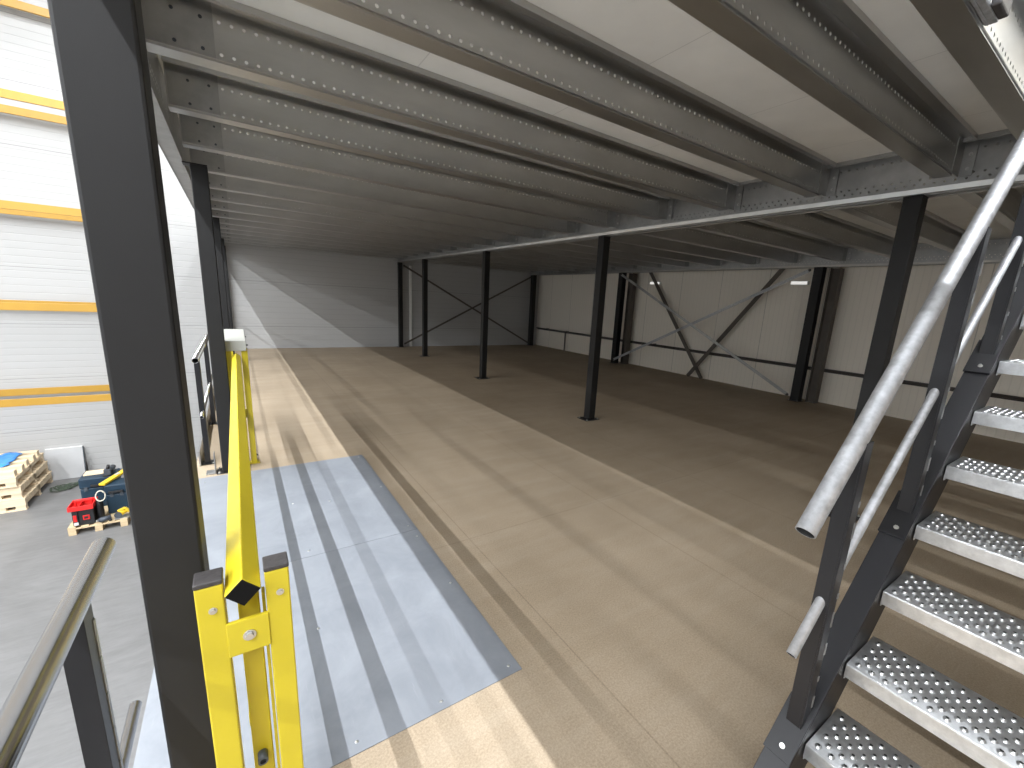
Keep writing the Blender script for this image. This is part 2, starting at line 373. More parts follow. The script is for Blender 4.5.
# ------------------------------------------------------------------ joists (Z section: top flange towards the camera, foot away from it)
def make_joist(x0, x1, y, label, group, pitch=0.0283):
    t = thing('ceiling_joist', label, 'joist', (x0, y, JZ0), group)
    fl = 0.060; tl = 0.046; st = mm(11); zb = JZ0+0.0075
    web = perf(MB(), x0, x1, zb, JZ1, [JZ0+0.020, JZ0+0.097], pitch, mm(7.6), lambda u, v: (u, y, v))
    web.add([(x0,y,zb),(x1,y,zb),(x1,y+st,zb+mm(2)),(x0,y+st,zb+mm(2))], [(0,1,2,3)]); web.add([(x0,y+st,zb+mm(2)),(x1,y+st,zb+mm(2)),(x1,y+st,JZ0+mm(2)),(x0,y+st,JZ0+mm(2))], [(0,1,2,3)])
    obj('web', web, M['galvjoist'], t, solid=0.0025)
    tf = MB().box(x0, x1, y-tl, y-mm(1.5), JZ1-mm(2.5), JZ1).box(x0, x1, y-tl, y-tl+mm(2.5), JZ1-mm(28), JZ1-mm(2.5)).box(x0, x1, y-tl+mm(2.5), y-tl+mm(16), JZ1-mm(28), JZ1-mm(25.5))
    obj('top_flange', tf, M['galvjoist'], t)
    bf = MB().box(x0, x1, y+mm(2), y+fl, JZ0, JZ0+mm(2.5)).box(x0, x1, y+fl-mm(2.5), y+fl, JZ0+mm(2.5), JZ0+mm(20))
    obj('bottom_flange', bf, M['galvjoist'], t)
    sl = obj('sleeve_plate', MB().box(x0+0.004, x0+0.148, y-mm(7), y-mm(2), zb, JZ1-0.004), M['galv'], t)
    for bx in (x0+0.062, x0+0.121):
        for bz in (JZ0+0.022, JZ0+0.095):
            obj('bolt', MB().bolt((bx, y-mm(7), bz), (0,-1,0), mm(4.6), mm(9)), M['toolgrey'], sl)
    xe = x1+0.047
    cl = MB().box(x1-0.045, xe, y-mm(8), y-mm(2), JZ0+0.004, JZ1-0.006).box(xe-mm(6), xe, y-0.045, y-mm(8), JZ0+0.004, JZ1-0.006)
    ec = obj('end_cleat', cl, M['galv'], t)
    for bz in (JZ0+0.030, JZ0+0.085):
        obj('bolt', MB().bolt((xe-mm(6), y-0.028, bz), (-1,0,0), mm(7), mm(9)), M['zinc'], ec)
    return t
JY = [0.34, 0.622] + [1.112+0.494*i for i in range(15)]
JY = [y for y in JY if y < YW-0.08]
G1, G2 = 'perforated joists of the hall side bay', 'joists of the wall side bay'
JA, JB = (-0.142, 2.444), (2.560, 5.378)
j0 = make_joist(*JA, JY[0], 'galvanised trimmer joist with dark underside edging the stair opening', G1)
# trimmer has no top flange over the stair opening
for y, o in zip(JY[1:], ORD[1:]):
    far = ' the main girder row' if False else ''
    dup(j0, (JA[0], y, JZ0), f'galvanised perforated ceiling joist, hall side bay, {o} counted from the stair opening')
k0 = make_joist(*JB, JY[0], 'galvanised ceiling joist, wall side bay beyond the girder, first counted from the staircase', G2, pitch=0.05)
for y, o in zip(JY[1:], ORD[1:]):
    dup(k0, (JB[0], y, JZ0), f'galvanised ceiling joist, wall side bay beyond the girder, {o} counted from the staircase')

# main girder: two C channels back to back
def girder(name, cx, y0, y1, label, faces=(-1, 1), fl=0.052, gap=0.007, z1=JZ1, lipx=None):
    t = thing(name, label, 'girder', (cx, (y0+y1)/2, GZ0))
    for sgn in faces:
        wx = cx+sgn*gap/2
        w = perf(MB(), y0, y1, GZ0, z1, [GZ0+0.047, GZ0+0.067, z1-0.032], 0.0335, mm(7.5), lambda u, v: (wx, u, v), phase=[0, 0.5, 0])
        obj('web', w, M['galv'], t, solid=0.003)
        a, b = sorted((wx+sgn*mm(1.5), wx+sgn*fl))
        obj('bottom_flange', MB().box(a, b, y0, y1, GZ0+mm(6), GZ0+mm(10)), M['galv'], t)
        l0, l1 = sorted((wx+sgn*fl, wx+sgn*(fl-mm(4))))
        lx, tx, tk = wx+sgn*fl, wx+sgn*(fl+0.006), -sgn*mm(3.5)
        obj('lip', MB().hexa([(lx+tk,y0,GZ0-mm(4)),(lx,y0,GZ0-mm(4)),(lx,y1,GZ0-mm(4)),(lx+tk,y1,GZ0-mm(4)),(tx+tk,y0,GZ0+mm(28)),(tx,y0,GZ0+mm(28)),(tx,y1,GZ0+mm(28)),(tx+tk,y1,GZ0+mm(28))]), M['galvjoist'], t)
        obj('top_flange', MB().box(a, b, y0, y1, z1-mm(4), z1), M['galv'], t)
    return t
girder('main_girder', XMG, YN, YW-0.02, 'long galvanised perforated main girder carrying the joist ends over the middle columns')
# ledger strips closing the panel ends along the girder
tag(obj('ledger_angle', MB().box(2.4445, 2.456, OY1+0.03, YW-0.03, JZ1-mm(27), JZ1-mm(5)), M['galv']), 'thin galvanised ledger along the top of the main girder at the board ends', 'ledger')
girder('edge_girder', -0.15, YN, YW-0.02, 'galvanised edge girder along the open hall side of the upper deck', faces=(-1,), fl=0.057)
girder('wall_girder', 5.44, YN, YW-0.02, 'galvanised girder along the wall with the crossed braces', faces=(-1, 1))
tag(obj('stair_bracket', MB().box(1.13, 1.30, 0.332, 0.3385, 1.592, 1.69).box(1.13, 1.30, 0.3185, 0.332, 1.592, 1.600), M['tube'], bevel=0.003), 'bright galvanised bracket on the trimmer joist at the stair opening', 'bracket')
tag(obj('cable_clip', MB().box(1.225, 1.290, 0.302, 0.318, 1.590, 1.650).box(1.24, 1.275, 0.304, 0.316, 1.650, 1.700), M['cap'], bevel=0.006), 'black plastic clip hanging at the stair opening', 'clip')

# ------------------------------------------------------------------ floor sheets
def sheet(x0, x1, y0, y1, label, screws, th=mm(3)):
    t = thing('floor_sheet', label, 'steel sheet', ((x0+x1)/2, (y0+y1)/2, 0), 'steel sheets in front of the gate')
    obj('plate', MB().box(x0, x1, y0, y1, 0.0006, th), M['sheet'], t)
    for x, y in screws: obj('screw', MB().dome((x, y, th), mm(7), mm(3)), M['zinc'], t)
    return t
sheet(XE+0.0002, 0.578, 0.812, 1.655, 'grey steel sheet on the floor in front of the gate, near half', [(0.55,0.84),(0.555,1.25),(0.15,0.84),(0.13,1.25),(-0.2,0.9),(0.555,1.60),(0.35,0.835)])
sheet(XE+0.0002, 0.578, 1.657, 2.665, 'grey steel sheet on the floor in front of the gate, far half', [(0.55,1.70),(0.555,2.15),(0.16,1.70),(0.15,2.15),(0.55,2.63),(0.3,2.1),(-0.2,2.6)])

# ------------------------------------------------------------------ yellow pallet gate
def gate():
    t = thing('pallet_gate', 'yellow tubular pallet gate standing along the deck edge', 'safety gate', (-0.02, 1.7, 0))
    Y0, Y1 = 0.601, 0.631
    zt = 0.637
    for k, (x0, x1) in enumerate(((-0.070, -0.0410), (0.0035, 0.0315))):
        for (a, b, ztop) in ((Y0, Y1, zt-0.006), (2.787, 2.815, 0.66)):
            p = obj('post', MB().box(x0, x1, a, b, mm(3.5), ztop), M['yellow'], t, bevel=0.003)
            if a == Y0:
                obj('end_cap', MB().box(x0-0.0006, x1+0.0006, a-0.0006, b+0.0006, ztop, ztop+0.007), M['cap'], p, bevel=0.003, label='black plastic end cap')
                obj('bolt', MB().bolt(((x0+x1)/2+0.002, a, ztop-0.034), (0,-1,0), mm(5), mm(5)), M['zinc'], p)
            obj('foot_plate', MB().box(x0-0.012, x1+0.012, a-0.012, b+0.012, mm(3.05), mm(6)), M['yellow'], p)
    # cross plates tying each pair of posts
    for a, zc in ((Y0-0.002, 0.548), (2.783, 0.30)):
        c = obj('cross_plate', MB().box(-0.0425, 0.0045, a, a+0.006, zc-0.026, zc+0.024), M['yellow'], t, bevel=0.002)
        obj('bolt', MB().bolt((-0.0185, a, zc), (0,-1,0), mm(8), mm(9)), M['zinc'], c)
    # swinging arm between the near posts
    ia = obj('inner_arm', MB().box(-0.030, -0.0045, 0.642, 0.668, mm(8), 0.597), M['yellow'], t, bevel=0.003)
    obj('pivot_nut', MB().tube((-0.0185, 0.642, 0.305), (-0.0185, 0.626, 0.305), mm(11), 14, inner=mm(7)), M['toolgrey'], ia)
    ib = obj('inner_arm', MB().box(-0.030, -0.0045, 2.75, 2.776, mm(8), 0.62), M['yellow'], t, bevel=0.003)
    obj('guide_strip', MB().box(-0.0015, 0.0025, 0.635, 0.650, mm(8), 0.58), M['yellow'], t)
    # diamond top rail (square tube turned on edge)
    zc, xc, hd = 0.6195, -0.0205, 0.0200
    r = MB().tube((xc, 0.588, zc), (xc, 2.786, zc), hd, 4)
    tr = obj('top_rail', r, M['yellow'], t, bevel=0.003)
    cp = MB().tube((xc, 0.5868, zc), (xc, 0.5885, zc), hd*0.93, 4)
    obj('end_plug', cp, M['plug'], tr, label='black plastic plug in the end of the rail')
    kr = obj('knee_rail', MB().bar((-0.020, 0.668, 0.345), (-0.020, 2.75, 0.345), 0.024, 0.022), M['yellow'], t, bevel=0.003)
    # light grey cover over the far posts
    bx = obj('cover', MB().box(-0.080, 0.027, 2.772, 3.50, 0.648, 0.703), M['boxgrey'], t, bevel=0.004, label='light grey sheet metal cover box')
    for y in (2.84, 3.30):
        obj('bolt', MB().bolt((0.027, y, 0.672), (1,0,0), mm(7), mm(16)), M['toolgrey'], bx)
        obj('bolt', MB().bolt((-0.080, y, 0.672), (-1,0,0), mm(7), mm(10)), M['toolgrey'], bx)
    for x0, x1 in ((-0.070, -0.0410), (0.0035, 0.0315)):
        p = obj('rear_post', MB().box(x0, x1, 3.45, 3.478, mm(0.5), 0.647), M['yellow'], t, bevel=0.003)
        obj('bolt', MB().bolt((x1, 2.80, 0.045), (1,0,0), mm(7), mm(14)), M['toolgrey'], p)
    return t
gate()

# ------------------------------------------------------------------ guard rails at the deck edge
def guard(name, label, y0, y1, posts, zt=0.597, zk=0.282, tubemat='steel'):
    x = -0.196
    t = thing(name, label, 'railing', (x, (y0+y1)/2, 0))
    obj('handrail', MB().tube((x, y0, zt), (x, y1, zt), mm(24), 28, inner=mm(21)), M[tubemat], t)
    obj('knee_rail', MB().tube((x, y0+ (0.0), zk), (x, y1+0.02 if y1 < 2 else y1, zk), mm(14), 20, inner=mm(11)), M[tubemat], t)
    for py in posts:
        p = MB().box(x-0.0150, x+0.0095, py-0.018, py+0.018, mm(8), zt-0.005)
        po = obj('post', p, M['stairblack'], t, bevel=0.001)
        sl = MB()
        for i in range(9):
            sl.box(x+0.0096, x+0.0106, py+0.010, py+0.0175, 0.04+i*0.058, 0.04+i*0.058+0.056)
        obj('slot_strip', sl, M['galv'], po, label='bright galvanised slotted edge')
        obj('base_plate', MB().box(x-0.03, x+0.03, py-0.035, py+0.035, 0.0022, mm(8)), M['stairblack'], po)
        for sy in (-1, 1): obj('bolt', MB().bolt((x+0.022, py+sy*0.027, mm(8)), (0,0,1), mm(5), mm(9)), M['zinc'], po)
    return t
guard('guard_rail', 'tubular steel guard rail ending beside the near black column, in front of the gate', -1.1, 0.846, (0.700, -0.60))
g2 = guard('guard_rail', 'tubular steel guard rail at the deck edge beyond the yellow gate', 2.775, 8.0, (2.90, 3.75, 5.2, 6.6, 7.9), zt=0.602, zk=0.30)
tb = obj('toe_board', MB().box(-0.236, -0.228, 2.86, 8.0, 0.001, 0.085), M['galv'], g2)
tag(obj('foot_bracket', MB().box(-0.200, -0.157, 2.70, 2.76, 0.0022, mm(10)).box(-0.1605, -0.156, 2.70, 2.76, mm(10), 0.11), M['galv'], bevel=0.002), 'small galvanised bracket at the foot of the column behind the gate', 'bracket')

# ------------------------------------------------------------------ staircase
def stairs():
    RISE, RUN = 0.1152, 0.123
    X0, Z0 = 0.810, 0.225          # front edge of the second tread
    YL, YR = 0.22, -0.30
    slope = RISE/RUN
    nose = lambda x: Z0+(x-X0)*slope
    L = math.hypot(RISE, RUN); dx, dz = RUN/L, RISE/L; nx, nz = -dz, dx
    t = thing('steel_staircase', 'black steel staircase with galvanised punched treads climbing to the upper deck', 'staircase', (X0-RUN, (YL+YR)/2, 0))
    def channel(y0, y1, openside):
        a = 0.018; b = -0.085                       # offsets of the flange faces from the nosing line
        xs, xe = X0-2*RUN*1.0, X0+12.6*RUN
        def P(x, off): return (x+nx*off, nose(x)+nz*off)
        def slab(m, o0, o1, ya, yb):
            s0, s1 = xs, xe
            c = []
            for yy in (ya, yb):
                pass
            p = [P(s0, o0), P(s1, o0), P(s1, o1), P(s0, o1)]
            # foot is cut level with the floor
            def cut(q0, off):
                # point on the line with z = mm(6)
                x = X0 + (mm(6) - nz*off - Z0)/slope
                return (x+nx*off, mm(6))
            p[0] = cut(p[0], o0); p[3] = cut(p[3], o1)
            m.hexa([(p[0][0],ya,p[0][1]),(p[1][0],ya,p[1][1]),(p[1][0],yb,p[1][1]),(p[0][0],yb,p[0][1]),
                    (p[3][0],ya,p[3][1]),(p[2][0],ya,p[2][1]),(p[2][0],yb,p[2][1]),(p[3][0],yb,p[3][1])])
        m = MB(); th = 0.005
        slab(m, a-th, a, y0, y1); slab(m, b, b+th, y0, y1)
        wy = (y0, y0+th) if openside > 0 else (y1-th, y1)
        slab(m, b+th, a-th, *wy)
        s = obj('stringer', m, M['stairblack'], t, bevel=0.002)
        return s
    st = channel(YL+0.001, YL+0.046, 1); channel(YR-0.046, YR-0.001, -1)
    ft = obj('foot_plate', MB().box(X0-2.45*RUN, X0-1.0*RUN, YL-0.0, YL+0.056, 0.0005, mm(6)), M['stairblack'], t)
    obj('foot_plate', MB().box(X0-2.45*RUN, X0-1.0*RUN, YR-0.056, YR, 0.0005, mm(6)), M['stairblack'], t)
    DEP, TH = 0.138, 0.030
    for i in range(-1, 12):
        x, z = X0+i*RUN, Z0+i*RISE
        m = MB()
        th = 0.002
        # tray: top, front, rear, underlip, ends
        m.box(x, x+DEP, YR+0.001, YL-0.001, z-th, z)
        m.box(x, x+th, YR+0.001, YL-0.001, z-TH, z-th); m.box(x+DEP-th, x+DEP, YR+0.001, YL-0.001, z-TH, z-th)
        m.box(x+th, x+0.012, YR+0.001, YL-0.001, z-TH, z-TH+th)
        for e in (YL-0.001-th, YR+0.001): m.box(x+th, x+DEP-th, e, e+th, z-TH-0.006, z-th)
        tr = obj('tread', m, M['tread'], t, bevel=0.0012)
        if i > 8: continue
        # raised punched nubs, staggered
        nb = MB(); n = 8
        holes = []; rows = 7; px = (DEP-0.018)/rows; py = 0.0215
        cnt = int((YL-YR)/py)
        for a in range(rows):
            for b in range(cnt):
                cx = x+0.016+a*px; cy = YL-0.016-b*py-(py/2 if a % 2 else 0)
                if cy < YR+0.012: continue
                ro, ri, hh = mm(11), mm(5.2), mm(6.0)
                ring = lambda r, dz_: [(cx+r*math.cos(2*math.pi*j/n), cy+r*math.sin(2*math.pi*j/n)*0.85, z+dz_) for j in range(n)]
                vs = ring(ro, 0.0002)+ring(ro*0.78, hh*0.72)+ring(ri, hh)
                nb.add(vs, [(k*n+j, k*n+(j+1) % n, (k+1)*n+(j+1) % n, (k+1)*n+j) for k in range(2) for j in range(n)], True)
                holes.append(len(nb.f)); nb.add(ring(ri, hh), [tuple(range(n))])  # flat dark disc painted as the shade of the punched hole
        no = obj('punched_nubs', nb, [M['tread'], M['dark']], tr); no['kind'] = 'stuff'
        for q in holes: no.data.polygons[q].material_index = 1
    # railing in the plane of the stringer
    yr = YL+0.024
    h = lambda x: 0.680+(x-0.680)*1.015          # handrail axis
    k = lambda x: 0.440+(x-0.728)*0.945          # knee rail axis
    obj('handrail', MB().tube((0.681, yr, h(0.681)), (2.25, yr, h(2.25)), mm(24), 28, inner=mm(21)), M['tube'], t)
    obj('knee_rail', MB().tube((0.728, yr, k(0.728)), (2.25, yr, k(2.25)), mm(13.5), 20, inner=mm(11)), M['tube'], t)
    for px_ in (0.818, 1.185, 1.545, 1.91):
        zb = nose(px_)+0.018/nz
        w, d = 0.0145, 0.012
        p = MB().box(px_-w, px_+w, yr-d-0.003, yr-d, zb-0.02, h(px_)-0.012)
        p.box(px_-w, px_-w+0.003, yr-d, yr+d, zb-0.02, h(px_)-0.016); p.box(px_+w-0.003, px_+w, yr-d, yr+d, zb-0.02, h(px_)-0.016)
        po = obj('railing_post', p, M['stairblack'], t, bevel=0.001)
        sl = MB(); q = zb+0.03
        while q < h(px_)-0.07:
            sl.box(px_+w-0.0045, px_+w+0.0004, yr-d-0.0042, yr-d-0.003, q, q+random.choice((0.010, 0.024, 0.03))); q += 0.058  # pale pieces drawn for light seen through the post slots
        obj('slot_strip', sl, M['galv'], po, label='pale strips standing in for light through the edge slots')
        # base bracket lying on the top flange
        br = MB(); o0, o1 = 0.0182, 0.0232
        xa, xb = px_-0.045, px_+0.036
        def Q(x, o): return (x+nx*o, nose(x)+nz*o)
        c = [Q(xa,o0),Q(xb,o0),Q(xb,o1),Q(xa,o1)]
        ya, yb = YL+0.0005, YL+0.048
        br.hexa([(c[0][0],ya,c[0][1]),(c[1][0],ya,c[1][1]),(c[1][0],yb,c[1][1]),(c[0][0],yb,c[0][1]),(c[3][0],ya,c[3][1]),(c[2][0],ya,c[2][1]),(c[2][0],yb,c[2][1]),(c[3][0],yb,c[3][1])])
        bo = obj('post_bracket', br, M['stairblack'], po, bevel=0.001)
        bx_, bz_ = Q(px_-0.030, o1)
        obj('bolt', MB().bolt((bx_, YL+0.022, bz_), (nx,0,nz), mm(5), mm(9)), M['zinc'], bo)
    return t
stairs()

# ------------------------------------------------------------------ bracing and wall fittings
def strap(name, p, q, w, mat, label, face, ends=True, group='wall braces'):
    p, q = Vector(p), Vector(q)
    t = thing(name, label, 'brace', tuple((p+q)/2 - Vector((0,0,abs(p.z-q.z)/2))), group)
    up = Vector(face)
    obj('bar', MB().bar(p, q, w, mm(8), up), M[mat], t)
    if ends:
        for e in (p, q):
            obj('end_bolt', MB().bolt(e, -Vector(face), mm(16), mm(45)), M['cap'], t)
    return t
xb = 5.375
strap('brace_strap', (xb, 5.345, 1.50), (xb, 2.41, 0.065), mm(60), 'galv', 'long galvanised brace running down towards the near brace column', (1,0,0))
strap('brace_strap', (xb-mm(10), 2.41, 1.50), (xb-mm(10), 5.345, 0.065), mm(60), 'tube', 'bright galvanised brace rising towards the near brace column', (1,0,0))
strap('brace_angle', (5.592, 4.93, 1.57), (5.592, 3.73, 0.004), mm(95), 'brace', 'brown diagonal angle on the wall leaning down towards the near column', (1,0,0), False)
strap('brace_angle', (5.580, 2.80, 1.57), (5.580, 3.965, 0.004), mm(95), 'brace', 'brown diagonal angle on the wall leaning down towards the far column', (1,0,0), False)
yb = 8.055
strap('brace_strap', (2.575, yb, 1.485), (5.355, yb, 0.065), mm(55), 'brace', 'dark brace on the end wall falling from the middle column to the corner', (0,1,0))
strap('brace_strap', (2.575, yb-mm(10), 0.065), (5.355, yb-mm(10), 1.485), mm(55), 'brace', 'dark brace on the end wall rising from the middle column to the corner', (0,1,0))
pp = thing('wall_pipe', 'dark service pipe running low along the braced wall', 'pipe', (5.61, 4.0, 0.39))
obj('pipe_run', MB().tube((5.622, 8.1, 0.392), (5.622, -0.4, 0.392), mm(24), 12), M['pipe'], pp)
obj('pipe_run', MB().tube((5.645, 8.1, 0.37), (5.645, -0.4, 0.37), mm(12), 8), M['pipe'], pp)
for y in (7.7, 7.0, 6.1, 4.7, 3.3, 1.6, 0.5):
    obj('pipe_clip', MB().box(5.60, 5.664, y-0.012, y+0.012, 0.37, 0.412), M['pipe'], pp)
obj('drop_pipe', MB().tube((5.622, 7.05, 0.392), (5.622, 7.05, 0.001), mm(20), 12), M['pipe'], pp)
for y, l in ((4.83, 'small white wall fitting with glowing front near the far brace column'), (2.62, 'small white wall fitting with glowing front near the near brace column')):
    f = thing('wall_fitting', l, 'wall lamp', (5.66, y, 1.34), 'wall fittings on the braced wall')
    obj('housing', MB().box(5.625, 5.664, y-0.10, y+0.10, 1.355, 1.400), M['white'], f, bevel=0.004)
    obj('lens', MB().box(5.612, 5.625, y-0.09, y+0.09, 1.360, 1.395), M['lens'], f, bevel=0.003)  # emissive front face of the box

# ------------------------------------------------------------------ hall: racking
def rack():
    xl, xr, yf, yrr = -3.95, -1.25, 7.39, 8.05
    t = thing('pallet_rack', 'empty pallet rack with yellow beams against the end wall of the hall', 'rack', ((xl+xr)/2, (yf+yrr)/2, ZG))
    for zc in (-0.500, 0.610, 1.700, 2.815, 3.93):
        for y in (yf, yrr):
            obj('beam', MB().box(xl, xr, y-0.015, y+0.015, zc-0.043, zc+0.043), M['rackyellow'], t, bevel=0.004)
    for x in (xl-0.02, xr+0.02):
        u = MB()
        for y in (yf, yrr): u.box(x-0.022, x+0.022, y-0.022, y+0.022, ZG+mm(4), 4.1)
        obj('upright_frame', u, M['boxgrey'], t)
        for y in (yf, yrr): obj('foot', MB().box(x-0.04, x+0.04, y-0.04, y+0.04, ZG+0.0005, ZG+mm(4)), M['boxgrey'], t)
        d = MB(); z = ZG+0.15; s = 1
        while z < 3.4:
            a, b = (yf, yrr) if s > 0 else (yrr, yf)
            d.bar((x, a, z), (x, b, z+0.5), mm(30), mm(20), (1,0,0)); z += 0.5; s = -s
        obj('lacing', d, M['boxgrey'], t)
rack()

# pallets
def pallet(name, label, cx, cy, z, w, d, rot, mat, hb=0.058, board=mm(22), nb=7, group=None, legs=3, blockh=mm(95)):
    """w along local x (front), d along local y"""
    t = thing(name, label, 'pallet', (cx, cy, z), group)
    ca, sa = math.cos(rot), math.sin(rot)
    def R(m):
        m.v = [(cx+(x-cx)*ca-(y-cy)*sa, cy+(x-cx)*sa+(y-cy)*ca, zz) for x, y, zz in m.v]; return m
    x0, x1, y0, y1 = cx-w/2, cx+w/2, cy-d/2, cy+d/2
    bw = mm(100)
    for i in range(legs):
        xx = x0+bw/2+(w-bw)*i/(legs-1)
        obj('bottom_board', R(MB().box(xx-bw/2, xx+bw/2, y0, y1, z+0.0005, z+board)), M[mat], t)
        for j in range(3):
            yy = y0+mm(72)+(d-mm(144))*j/2
            obj('block', R(MB().box(xx-bw/2, xx+bw/2, yy-mm(70), yy+mm(70), z+board, z+board+blockh)), M[mat], t)
    zt = z+board+blockh
    for j in range(3):
        yy = y0+mm(72)+(d-mm(144))*j/2
        obj('stringer_board', R(MB().box(x0, x1, yy-mm(70), yy+mm(70), zt, zt+board)), M[mat], t)
    pit = (w-bw)/(nb-1)
    for i in range(nb):
        xx = x0+bw/2+pit*i
        obj('top_board', R(MB().box(xx-bw/2, xx+bw/2, y0, y1, zt+board, zt+2*board)), M[mat], t)
    return t, zt+2*board
# stack of large fresh pallets: right edge x=-2.24, y 7.10..8.05 ; boards run along x
def crate_pallet(label, x0, x1, y0, y1, z, h):
    t = thing('timber_pallet', label, 'pallet', ((x0+x1)/2, (y0+y1)/2, z), 'stacked pine pallets in the hall')
    b = mm(26); hb = h-3*b-mm(70)
    # full-width skids at front, middle, back
    for yy in (y0, (y0+y1)/2-0.03, y1-0.06):
        obj('skid', MB().box(x0, x1, yy, yy+0.06, z+0.0005, z+b), M['wood'], t)
        for xx in (x0, (x0+x1)/2-0.04, x1-0.24, x1-0.085):
            obj('block', MB().box(xx, xx+0.08, yy+0.002, yy+0.058, z+b, z+b+mm(70)), M['wood'], t)
        obj('bearer', MB().box(x0, x1, yy, yy+0.045, z+b+mm(70), z+h-b), M['wood'], t)
    n = 8
    for i in range(n):
        yy = y0+(y1-y0-0.085)*i/(n-1)
        obj('deck_board', MB().box(x0, x1+0.004, yy, yy+0.085, z+h-b, z+h), M['wood'], t)
    # side board under the deck ends
    obj('side_board', MB().box(x1-0.016, x1, y0+0.05, y1-0.065, z+b+mm(95), z+h-b), M['wood'], t)
    return z+h
z = ZG
z = crate_pallet('pine timber pallet lying on the hall ground under two others', -3.35, -2.212, 7.09, 8.00, z, 0.150)
z = crate_pallet('pine timber pallet in the middle of the stack of three', -3.36, -2.228, 7.10, 7.99, z, 0.150)
z = crate_pallet('pine timber pallet on top of the stack of three', -3.34, -2.245, 7.08, 7.98, z, 0.120)
for i in range(5):
    y0 = 7.10+i*0.178
    tag(obj('timber_beam', MB().box(-3.4, -2.252+0.012*(i % 2), y0, y0+0.075, z+0.0004, z+0.070), M['wood'], bevel=0.004),
        f'square pine beam lying across the pallet stack, {ORD[i]} from the front', 'timber', 'beams on the pallet stack')
# crumpled blue foil
bs = MB(); N, Mm = 14, 8
pts = []
for i in range(N+1):
    for j in range(Mm+1):
        x = -2.86+0.50*i/N + 0.02*math.sin(j*2.1); y = 7.30+0.50*j/Mm + 0.03*math.sin(i*1.3)
        zz = z+0.074+0.028*abs(math.sin(i*1.7+j*0.9))*abs(math.cos(j*1.4-i*0.4))
        pts.append((x, y, zz))
bs.add(pts, [(i*(Mm+1)+j, (i+1)*(Mm+1)+j, (i+1)*(Mm+1)+j+1, i*(Mm+1)+j+1) for i in range(N) for j in range(Mm)], True)
tag(obj('plastic_foil', bs, M['bluesheet'], solid=0.004), 'crumpled blue plastic foil lying on top of the pallet stack', 'foil')
# white board leaning on the wall
lb = thing('leaning_board', 'flat white board leaning on the end wall beside the pallet stack', 'board', (-2.09, 8.05, ZG))
m = MB(); m.hexa([(-2.29,8.02,ZG+0.0005),(-1.905,8.02,ZG+0.0005),(-1.905,8.045,ZG+0.0005),(-2.29,8.045,ZG+0.0005),
                  (-2.27,8.13,ZG+0.405),(-1.915,8.13,ZG+0.405),(-1.915,8.155,ZG+0.405),(-2.27,8.155,ZG+0.405)])
obj('panel', m, M['boardwhite'], lb, bevel=0.003)
obj('edge_strip', MB().bar((-2.27,8.142,ZG+0.409), (-1.915,8.142,ZG+0.409), mm(50), mm(12)), M['white'], lb)
obj('edge_strip', MB().bar((-1.903,8.032,ZG+0.002), (-1.912,8.142,ZG+0.405), mm(42), mm(14), (1,0,0)), M['toolgrey'], lb, label='dark grey side edge')
# green straps on the floor
sp = MB(); prev = None
for i in range(90):
    a = i*0.55; x = -2.13+0.0025*i+0.05*math.cos(a)*(1+0.3*math.sin(i*0.7)); y = 7.62+0.10*math.sin(a*0.9)+0.0012*i
    p = (x, y, ZG+0.008+0.010*abs(math.sin(i*0.9)))
    if prev: sp.bar(prev, p, mm(32), mm(5))
    prev = p
tag(obj('ratchet_strap', sp, M['strap']), 'heap of dark green webbing strap on the hall ground beside the pallets', 'strap')

# tool pallet and tools (local frame rotated 17 degrees about the front left corner)
A0 = Vector((-1.662, 6.125)); RA = 0.0
def W(u, v):                       # u along the front, v to the back
    return (A0.x+u*math.cos(RA)-v*math.sin(RA), A0.y+u*math.sin(RA)+v*math.cos(RA))
def rot(m):
    m.v = [(*W(x, y), zz) for x, y, zz in m.v]; return m
cx, cy = W(0.234, 0.3635)
_, zp = pallet('euro_pallet', 'wooden pallet on the hall ground carrying the power tools', cx, cy, ZG, 0.468, 0.727, RA, 'woodold', nb=5, blockh=mm(84))
zp += 0.0006
def T(name, label, cat, u, v, group=None):
    return thing(name, label, cat, (*W(u, v), zp), group)
def toolcase(label, u0, u1, v0, v1, z0, z1, mat='toolblue'):
    t = thing('tool_case', label, 'tool case', (*W((u0+u1)/2, (v0+v1)/2), z0), 'dark blue tool cases on the pallet')
    zm = z0+(z1-z0)*0.68
    obj('body', rot(MB().box(u0, u1, v0, v1, z0, zm-0.002)), M[mat], t, bevel=0.02)
    obj('lid', rot(MB().box(u0-0.003, u1+0.003, v0-0.003, v1+0.003, zm, z1)), M[mat], t, bevel=0.02)
    um = (u0+u1)/2
    obj('handle', rot(MB().box(um-0.06, um-0.045, v0-0.02, v0-0.004, zm+0.02, zm+0.045).box(um+0.045, um+0.06, v0-0.02, v0-0.004, zm+0.02, zm+0.045).box(um-0.06, um+0.06, v0-0.028, v0-0.018, zm+0.02, zm+0.045)), M['toolblack'], t, bevel=0.004)
    for q in (u0+0.035, u1-0.06): obj('latch', rot(MB().box(q, q+0.03, v0-0.009, v0-0.0035, zm-0.03, zm+0.02)), M['toolgrey'], t)
    return t
toolcase('dark blue tool case at the back of the pallet, the farther one', 0.03, 0.34, 0.46, 0.71, zp, zp+0.365)
toolcase('dark blue tool case standing tall on the pallet behind the yellow machine', 0.285, 0.465, 0.20, 0.40, zp, zp+0.345)
tag(obj('timber_offcut', rot(MB().box(0.05, 0.22, 0.56, 0.70, zp+0.3665, zp+0.380)), M['wood'], bevel=0.003), 'pale board lying on the farther blue tool case', 'timber')
